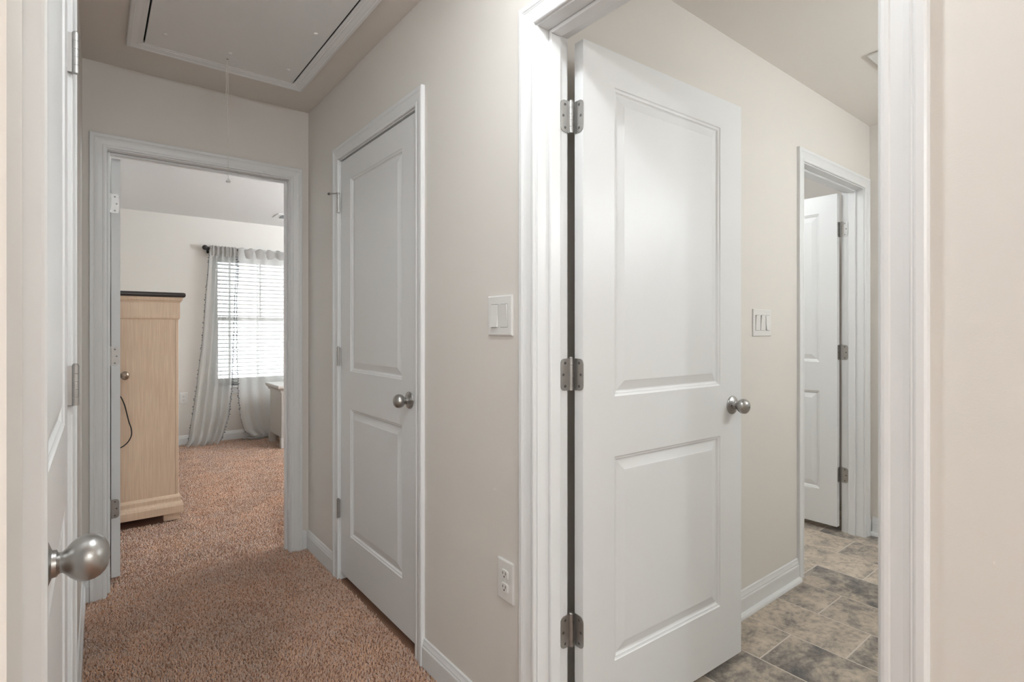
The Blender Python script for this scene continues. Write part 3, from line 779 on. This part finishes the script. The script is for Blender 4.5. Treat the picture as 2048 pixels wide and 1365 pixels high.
fill_dome_light('added white dome fill light on the ceiling straight behind the camera', 0.45, -2.6, REAR_FILL_W * 0.85)  # added fill from behind, lifts the surfaces facing the camera
fill_dome_light('added white dome fill light on the ceiling behind and left of the camera', -1.25, -2.35, REAR_FILL_W * 1.75)  # added fill from the side, lifts the right wall and closet door
fill_dome_light('added white dome fill light in the small room behind the far bathroom doorway', 2.55, 2.1, 17.0)  # added to brighten the far door and its jamb
tx, ty = 3.45, 4.15
fl_ = thing('fill_floor_lamp', 'added torchiere fill light in the bedroom out of view', 'floor lamp', (tx, ty, 0))  # unseen uplight added to brighten the bedroom ceiling and walls
g = G(); g.lathe([(0, 0), (0.14, 0), (0.14, 0.012), (0.05, 0.03), (0.014, 0.045), (0, 0.045)], (tx, ty, 0), (0, 0, 1), 28); g.build('base', 'black_iron', fl_)
g = G(); g.lathe([(0, 0.04), (0.012, 0.04), (0.012, 1.70), (0, 1.70)], (tx, ty, 0), (0, 0, 1), 16); g.build('pole', 'black_iron', fl_)
g = G()
prof = [(0.014, 1.69), (0.08, 1.71), (0.14, 1.75), (0.17, 1.80), (0.166, 1.80), (0.136, 1.755), (0.078, 1.716), (0.014, 1.697)]
n_ = 28; loops = [[(tx + r * math.cos(6.28318 * k / n_), ty + r * math.sin(6.28318 * k / n_), z) for k in range(n_)] for r, z in prof]
g.strip(loops, closed=True, smooth=True); g.build('bowl', 'trim', fl_)
lamp('light_source', 'POINT', (tx, ty, 1.775), BED_FILL_W, 0.04, COOL, parent=fl_)
vl = thing('vanity_light', 'three-globe vanity light on the bathroom wall out of view', 'wall light', (2.68, -0.49, 1.95))
g = G(); g.box(2.38, 2.98, -0.50, -0.475, 1.98, 2.08, 0.004); g.build('backplate', 'nickel_h', vl)
for x in (2.46, 2.68, 2.90):
    g = G(); g.tube([(x, -0.475, 2.03), (x, -0.41, 2.03), (x, -0.395, 2.015)], 0.008, 10); arm = g.build('arm', 'nickel_h', vl)
    g = G(); g.lathe([(0.018, 0.0), (0.045, 0.022), (0.060, 0.060), (0.055, 0.098), (0.035, 0.122), (0, 0.130)], (x, -0.395, 2.02), (0, 0, -1), 24); g.build('shade', 'globe', arm)
    lamp('light_source', 'POINT', (x, -0.395, 1.95), BATH_W, 0.04, parent=vl)

# bathroom exhaust fan grille
fan = thing('exhaust_fan', 'white square exhaust fan grille on the bathroom ceiling', 'fan', (2.83, 0.74, CEIL - 0.014))
g = G(); g.box(2.69, 2.97, 0.60, 0.885, CEIL - 0.012, CEIL, 0.004); g.build('cover', 'plastic', fan)
for k in range(9):
    g = G(); g.box(2.735, 2.925, 0.650 + k * 0.021, 0.660 + k * 0.021, CEIL - 0.0135, CEIL - 0.0115); g.build('slat', 'slot', fan)
# bedroom ceiling register
vt = thing('ceiling_vent', 'white ceiling vent with dark louvers above the bedroom window', 'vent', (1.78, 6.0, CEIL - 0.01))
g = G(); g.box(1.52, 2.02, 5.885, 6.135, CEIL - 0.006, CEIL, 0.002); g.build('frame', 'trim', vt)
g = G(); g.box(1.575, 1.965, 5.94, 6.08, CEIL - 0.0072, CEIL - 0.0055); g.build('grille_opening', 'slot', vt)
for k in range(7):
    y = 5.948 + k * 0.0205
    g = G(); g.hexa([(1.575, y, CEIL - 0.014), (1.965, y, CEIL - 0.014), (1.965, y + 0.0015, CEIL - 0.014), (1.575, y + 0.0015, CEIL - 0.014),
                     (1.575, y + 0.010, CEIL - 0.007), (1.965, y + 0.010, CEIL - 0.007), (1.965, y + 0.0115, CEIL - 0.007), (1.575, y + 0.0115, CEIL - 0.007)])
    g.build('louver', 'trim', vt)

# ------------------------------------------------------------------ window, blinds
wx0, wx1, wz0, wz1 = WIN
wy = 6.62 + 0.09
g = G(); 
for x0, x1, z0, z1 in ((wx0, wx0 + 0.035, wz0, wz1), (wx1 - 0.035, wx1, wz0, wz1), (wx0 + 0.035, wx1 - 0.035, wz0, wz0 + 0.035), (wx0 + 0.035, wx1 - 0.035, wz1 - 0.035, wz1)):
    g.box(x0, x1, wy, wy + 0.055, z0, z1)
win = tag(g.build('window_1', 'vinyl'), 'white double-hung bedroom window glaring behind blinds and sheer curtains', 'window', kind='structure')
zm = 1.345
for z0, z1, yy in ((wz0 + 0.035, zm + 0.02, wy + 0.004), (zm - 0.02, wz1 - 0.035, wy + 0.028)):
    x0, x1 = wx0 + 0.035, wx1 - 0.035; b_ = 0.04
    g = G()
    g.box(x0, x0 + b_, yy, yy + 0.022, z0, z1); g.box(x1 - b_, x1, yy, yy + 0.022, z0, z1)
    g.box(x0 + b_, x1 - b_, yy, yy + 0.022, z0, z0 + b_); g.box(x0 + b_, x1 - b_, yy, yy + 0.022, z1 - b_, z1)
    sash = g.build('sash', 'vinyl', win)
    g = G(); g.box(x0 + b_, x1 - b_, yy + 0.009, yy + 0.013, z0 + b_, z1 - b_); g.build('pane', 'glass', sash)
    if z0 > 1:
        g = G(); g.box(1.538 - 0.009, 1.538 + 0.009, yy + 0.004, yy + 0.008, z0 + b_, z1 - b_); g.build('muntin', 'vinyl', sash)
g = G(); g.box(wx0 - 0.05, wx1 + 0.05, 6.62 - 0.03, 6.70, wz0 - 0.022, wz0, 0.004); g.build('window_sill', 'trim', win)
g = G(); g.box(wx0 - 0.03, wx1 + 0.03, 6.607, 6.62, wz0 - 0.085, wz0 - 0.022, 0.003); g.build('sill_apron', 'trim', win)

bl = thing('window_blinds', 'white horizontal slat blinds lowered over the bedroom window', 'blinds', ((wx0 + wx1) / 2, 6.655, wz0 + 0.03))
bx0, bx1 = wx0 + 0.008, wx1 - 0.008
g = G(); g.box(bx0, bx1, 6.632, 6.682, wz1 - 0.055, wz1 - 0.002, 0.003); g.build('headrail', 'blind', bl)
g = G(); g.box(bx0, bx1, 6.632, 6.682, wz0 + 0.035, wz0 + 0.058, 0.003); g.build('bottom_rail', 'blind', bl)
slat = None; yc = 6.657; tl = math.tan(math.radians(9))
nsl = 31; pitch = (wz1 - 0.065 - (wz0 + 0.075)) / (nsl - 1)
for k in range(nsl):
    zc = wz0 + 0.075 + k * pitch
    if slat is None:
        g = G(); L0 = []
        sec = [(-0.0245, 0), (-0.012, 0.0022), (0, 0.003), (0.012, 0.0022), (0.0245, 0), (0.0245, -0.0024), (0.012, -0.0004), (0, 0.0004), (-0.012, -0.0004), (-0.0245, -0.0024)]
        g.strip([[(x, yc + y, zc + z - y * tl) for y, z in sec] for x in (bx0, bx1)], closed=True, cap=True)
        slat = g.build('slat', 'blind', bl); z00 = slat.location.z
    else:
        c_ = slat.copy(); COL.objects.link(c_); c_.parent = bl; c_.location.z = z00 + k * pitch
for x in (1.20, 1.49, 1.78):
    g = G(); g.box(x - 0.004, x + 0.004, 6.629, 6.6305, wz0 + 0.05, wz1 - 0.05); g.box(x - 0.004, x + 0.004, 6.6835, 6.685, wz0 + 0.05, wz1 - 0.05); g.build('ladder_tape', 'blind', bl)

# ------------------------------------------------------------------ curtain rod and sheer curtains
RY, RZ = 6.535, 2.107
rod = thing('curtain_rod', 'black iron curtain rod with ball finial over the window', 'curtain rod', (1.5, RY, RZ - 0.04))
g = G(); g.tube([(0.985, RY, RZ), (2.10, RY, RZ)], 0.008, 12); g.build('rod', 'black_iron', rod)
for x, s in ((0.985, -1), (2.10, 1)):
    g = G(); g.lathe([(0, 0), (0.011, 0), (0.013, 0.006), (0.008, 0.012), (0.011, 0.018), (0.021, 0.026), (0.027, 0.038), (0.0275, 0.048), (0.022, 0.060), (0.012, 0.068), (0, 0.071)], (x, RY, RZ), (s, 0, 0), 20)
    g.build('finial', 'black_iron', rod)
    xb = x - s * 0.006 * -1
    g = G(); g.tube([(xb, 6.618, RZ - 0.02), (xb, 6.57, RZ - 0.022), (xb, RY, RZ - 0.012)], 0.006, 8); g.box(xb - 0.012, xb + 0.012, 6.612, 6.62, RZ - 0.05, RZ + 0.015, 0.003)
    g.lathe([(0.008, -0.006), (0.0125, -0.006), (0.0125, 0.006), (0.008, 0.006)], (xb, RY, RZ), (1, 0, 0), 14)
    g.build('bracket', 'black_iron', rod)

def interp(tab, z):
    zs = [t[0] for t in tab]; return float(np.interp(z, zs[::-1], [t[1] for t in tab][::-1]))
def curtain(name, label, left, right, amp, waves, seed, bottom_fn, material='sheer', nz=70, nu=150):
    """left/right: [(z, x)...] from top to bottom; pleats along u"""
    r = random.Random(seed); ph = [r.uniform(0, 6.28) for _ in range(6)]
    ztop, zbot = left[0][0], left[-1][0]
    g = G(); loops = []
    for i in range(nz):
        t = i / (nz - 1); z = ztop + (zbot - ztop) * t
        xl, xr = interp(left, z), interp(right, z); row = []
        for k in range(nu):
            u = k / (nu - 1); uu = u + 0.02 * math.sin(6.28 * (2 * u + 0.3 * t) + ph[0])
            a_ = amp * (0.55 + 0.45 * t) * (1 if z < RZ - 0.02 else 0.6)
            y = a_ * (math.sin(2 * math.pi * waves * uu + ph[1] + 0.5 * math.sin(3 * t + ph[2])) + 0.4 * math.sin(2 * math.pi * waves * 0.47 * uu + ph[3] + 1.2 * t))
            row.append(bottom_fn(xl + (xr - xl) * u, RY - 0.012 + y, z, u, t))
        loops.append(row)
    g.strip(loops, smooth=True)
    return tag(g.build(name, material, recalc=False), label, 'curtain', 'sheer curtains on the black rod')
ZT = RZ + 0.022
def bl_fn(x, y, z, u, t):
    f = max(0, 1 - z / 0.75)
    return (x, y - 0.16 * f ** 1.6 * (0.6 + 0.4 * math.sin(3.14 * u)), max(z, 0.012 + 0.004 * math.sin(u * 40)))
left_l = [(ZT, 0.992), (2.0, 0.975), (1.33, 0.930), (1.0, 0.905), (0.6, 0.858), (0.3, 0.815), (0.06, 0.775), (0.004, 0.745)]
left_r = [(ZT, 1.240), (2.0, 1.245), (1.33, 1.222), (1.0, 1.214), (0.6, 1.200), (0.3, 1.165), (0.1, 1.105), (0.004, 1.065)]
cur1 = curtain('sheer_curtain', 'grey sheer curtain panel gathered left of the window, flaring at floor', left_l, left_r, 0.030, 4.6, 3, bl_fn)
right_l = [(ZT, 1.262), (2.0, 1.256), (1.33, 1.246), (0.9, 1.25), (0.5, 1.262), (0.25, 1.285), (0.10, 1.32), (0.02, 1.40), (0.004, 1.44)]
right_r = [(ZT, 2.06), (1.3, 2.08), (0.004, 2.06)]
def br_fn(x, y, z, u, t):
    f = max(0, 1 - z / 0.3)
    return (x, y - 0.05 * f, max(z, 0.03))
cur2 = curtain('sheer_curtain', 'grey sheer curtain panel drawn across the bright window', right_l, right_r, 0.012, 6, 11, br_fn, 'sheer_flat')
# rod pockets: folded double cloth wrapped around the rod
def pocket(parent, x0, x1, waves, amp, seed, mat_):
    g = G(); loops = []; r = random.Random(seed); n = 120
    for k in range(n):
        u = k / (n - 1); x = x0 + (x1 - x0) * u
        w = math.sin(2 * math.pi * waves * u + 1.1 * math.sin(5 * u + seed)); dz = 0.006 * math.sin(2 * math.pi * waves * u * 1.3 + seed)
        yf = RY - 0.014 + amp * w; zt = RZ + 0.026 + dz; zb = RZ - 0.085 + 0.006 * math.sin(2 * math.pi * waves * u * 0.8)
        loops.append([(x, yf + 0.004, zb), (x, yf - 0.005, zb + 0.03), (x, yf - 0.007, RZ), (x, yf, zt - 0.008), (x, RY, zt), (x, RY + 0.014, zt - 0.01), (x, RY + 0.016 + amp * w * 0.5, RZ), (x, RY + 0.010 + amp * w * .6, zb + 0.03), (x, RY + 0.004 + amp * w, zb)])
    g.strip(loops, smooth=True)
    return g.build('rod_pocket', mat_, parent, recalc=False)
pocket(cur1, 0.985, 1.248, 6.5, 0.010, 2, 'sheer_hem')
pocket(cur2, 1.258, 2.06, 6.5, 0.006, 5, 'sheer_hem')
def trim_edge(parent, edge, fn, u, name='tassel_trim', z0=2.03, step=0.0135, ydir=0.0, amp=0.022):
    g = G(); z = z0; pts = []
    while z > 0.03:
        x = interp(edge, z); p = Vector(fn(x, RY - 0.012 + amp * 0.4 * math.sin(9 * z), z, u, 1 - z / ZT))
        pts.append(p); z -= step
    rr = random.Random(4)
    for i, p in enumerate(pts):
        if i % 2 == 0 or i % 5 == 0:
            q = p + Vector((rr.uniform(-.010, .010) , -0.006, rr.uniform(-.003, .003)))
            r_ = rr.uniform(0.0045, 0.0068)
            g.lathe([(0, -r_), (r_ * .7, -r_ * .7), (r_, 0), (r_ * .7, r_ * .7), (0, r_)], q, (0, 0, 1), 7)
    g.tube(pts, 0.0022, 5)
    o = g.build(name, 'tassel', parent); o['kind'] = 'stuff'
    return o
trim_edge(cur1, left_l, bl_fn, 0.0); trim_edge(cur1, left_r, bl_fn, 1.0); trim_edge(cur2, right_l, br_fn, 0.0)
# hem of the right panel lying in folds on the carpet
g = G()
for j, (dy, dz, rr) in enumerate(((-0.075, 0.012, 0.012), (-0.055, 0.030, 0.010), (-0.095, 0.006, 0.008))):
    pts = [(1.29 + 0.06 * j + 0.50 * t, RY + dy + 0.012 * math.sin(17 * t + j * 2) , dz + 0.006 * math.sin(23 * t + j) + 0.004) for t in np.linspace(0, 1, 40)]
    g.tube(pts, rr, 8)
g.build('hem_fold', 'sheer_hem', cur2)

# ------------------------------------------------------------------ armoire
AX0, AX1, AY0, AY1 = -0.125, 0.425, 4.03, 5.00
arm = thing('armoire', 'limed oak armoire with dark top standing behind the bedroom door', 'armoire', ((AX0 + AX1) / 2, (AY0 + AY1) / 2, 0))
g = G(); g.box(AX0, AX1 - 0.012, AY0, AY1, 0.16, 1.29); g.build('carcass', 'oak', arm)
for ya in (AY0 + 0.001, AY1 - 0.05):
    g = G(); g.box(AX1 - 0.0115, AX1 + 0.006, ya, ya + 0.049, 0.16, 1.29, 0.003); g.build('front_stile', 'oak', arm)
fz = [(0.0, 1.288), (0.006, 1.292), (0.008, 1.300), (0.008, 1.395), (0.012, 1.402), (0.020, 1.410), (0.023, 1.428)]
def band(prof, name, mat_, par):
    loops = [[(AX0, AY0 - o, z), (AX1 + o + 0.006, AY0 - o, z), (AX1 + o + 0.006, AY1 + o, z), (AX0, AY1 + o, z)] for o, z in prof]
    g = G(); g.strip(loops, closed=True, cap=True); return g.build(name, mat_, par)
band(fz, 'frieze', 'oak', arm)
band([(0.024, 1.428), (0.033, 1.431), (0.036, 1.440), (0.036, 1.448), (0.033, 1.456), (0.024, 1.459)], 'top', 'dark_top', arm)
band([(0.026, 0.050), (0.026, 0.095), (0.022, 0.108), (0.014, 0.120), (0.012, 0.126), (0.012, 0.148), (0.006, 0.160), (0.0, 0.165)], 'base_moulding', 'oak', arm)
for x in (AX0 + 0.04, AX1 - 0.035):
    for y in (AY0 + 0.02, AY1 - 0.06):
        g = G(); g.box(x - 0.04, x + 0.05, y - 0.02, y + 0.04, 0.0, 0.05, 0.004); g.build('foot', 'oak', arm)
for y0, y1, hy in ((AY0 + 0.054, (AY0 + AY1) / 2 - 0.002, 1), ((AY0 + AY1) / 2 + 0.002, AY1 - 0.054, 0)):
    g = G(); g.box(AX1 - 0.0115, AX1 + 0.010, y0, y1, 0.175, 1.275, 0.003); dd = g.build('cabinet_door', 'oak', arm)
    yk = y1 - 0.03 if hy else y0 + 0.03
    g = G(); g.lathe([(0, 0), (0.010, 0), (0.007, 0.008), (0.013, 0.018), (0.012, 0.026), (0, 0.029)], (AX1 + 0.010, yk, 0.75), (1, 0, 0), 16); g.build('knob', 'bronze', dd)

# cable looping down the armoire side
cp = [(-0.10, 4.02, 1.02), (0.02, 4.018, 0.93), (0.09, 4.016, 0.862), (0.126, 4.016, 0.82), (0.148, 4.016, 0.765), (0.162, 4.016, 0.70), (0.171, 4.017, 0.655), (0.182, 4.017, 0.615), (0.1835, 4.017, 0.575), (0.170, 4.018, 0.54), (0.145, 4.018, 0.513), (0.115, 4.019, 0.498), (0.03, 4.02, 0.47), (-0.10, 4.02, 0.44)]
def smooth_path(p, n=6):
    P = [Vector(q) for q in p]; out = []
    for i in range(len(P) - 1):
        a, b, c, d = P[max(i - 1, 0)], P[i], P[i + 1], P[min(i + 2, len(P) - 1)]
        for k in range(n):
            t = k / n
            out.append(0.5 * ((2 * b) + (c - a) * t + (2 * a - 5 * b + 4 * c - d) * t * t + (3 * b - a - 3 * c + d) * t ** 3))
    return out + [P[-1]]
g = G(); g.tube(smooth_path(cp), 0.0032, 8)
tag(g.build('power_cable', 'cable'), 'thin black cable hanging in a loop against the armoire side', 'cable')

# ------------------------------------------------------------------ dresser by the window
DX0, DX1, DY0, DY1 = 1.535, 2.45, 5.80, 6.28
dr = thing('dresser', 'grey painted dresser corner at right edge of the bedroom doorway', 'dresser', ((DX0 + DX1) / 2, (DY0 + DY1) / 2, 0))
def dband(prof, name, par, x0=DX0, x1=DX1, y0=DY0, y1=DY1):
    loops = [[(x0 - o, y0 - o, z), (x1 + o, y0 - o, z), (x1 + o, y1, z), (x0 - o, y1, z)] for o, z in prof]
    g = G(); g.strip(loops, closed=True, cap=True); return g.build(name, 'grey_wood', par)
dband([(0.020, 0.575), (0.022, 0.590), (0.030, 0.600), (0.044, 0.612), (0.050, 0.622), (0.050, 0.640), (0.046, 0.646)], 'top', dr)
dband([(0.0, 0.10), (0.0, 0.575)], 'carcass', dr)
for x in (DX0 - 0.012, DX1 - 0.048):
    g = G(); n = 5; loops = []
    prof = []
    for k in range(n):
        a0 = x + k * 0.012
        prof += [(a0 + 0.001, DY0 - 0.022), (a0 + 0.004, DY0 - 0.018), (a0 + 0.008, DY0 - 0.018), (a0 + 0.011, DY0 - 0.022)]
    sec = [(x, DY0)] + prof + [(x + 0.06, DY0)]
    g.strip([[(a, b, z) for a, b in sec] for z in (0.10, 0.575)], closed=True, cap=True); g.build('pilaster', 'grey_wood', dr)
    for y in (DY0 - 0.028, DY1 - 0.06):
        g = G(); g.box(x - 0.006, x + 0.066, y, y + 0.06, 0.0, 0.105, 0.004); g.build('foot', 'grey_wood', dr)
for z0, z1 in ((0.115, 0.26), (0.27, 0.415), (0.425, 0.565)):
    g = G(); g.box(DX0 + 0.055, DX1 - 0.055, DY0 - 0.016, DY0, z0, z1, 0.004); d_ = g.build('drawer', 'grey_wood', dr)
    for x in (DX0 + 0.25, DX1 - 0.25):
        g = G(); g.lathe([(0, 0), (0.008, 0), (0.006, 0.008), (0.013, 0.016), (0.010, 0.024), (0, 0.026)], (x, DY0 - 0.016, (z0 + z1) / 2), (0, -1, 0), 14); g.build('knob', 'bronze', d_)

for o in bpy.data.objects:
    if 'worg' in o: del o['worg']
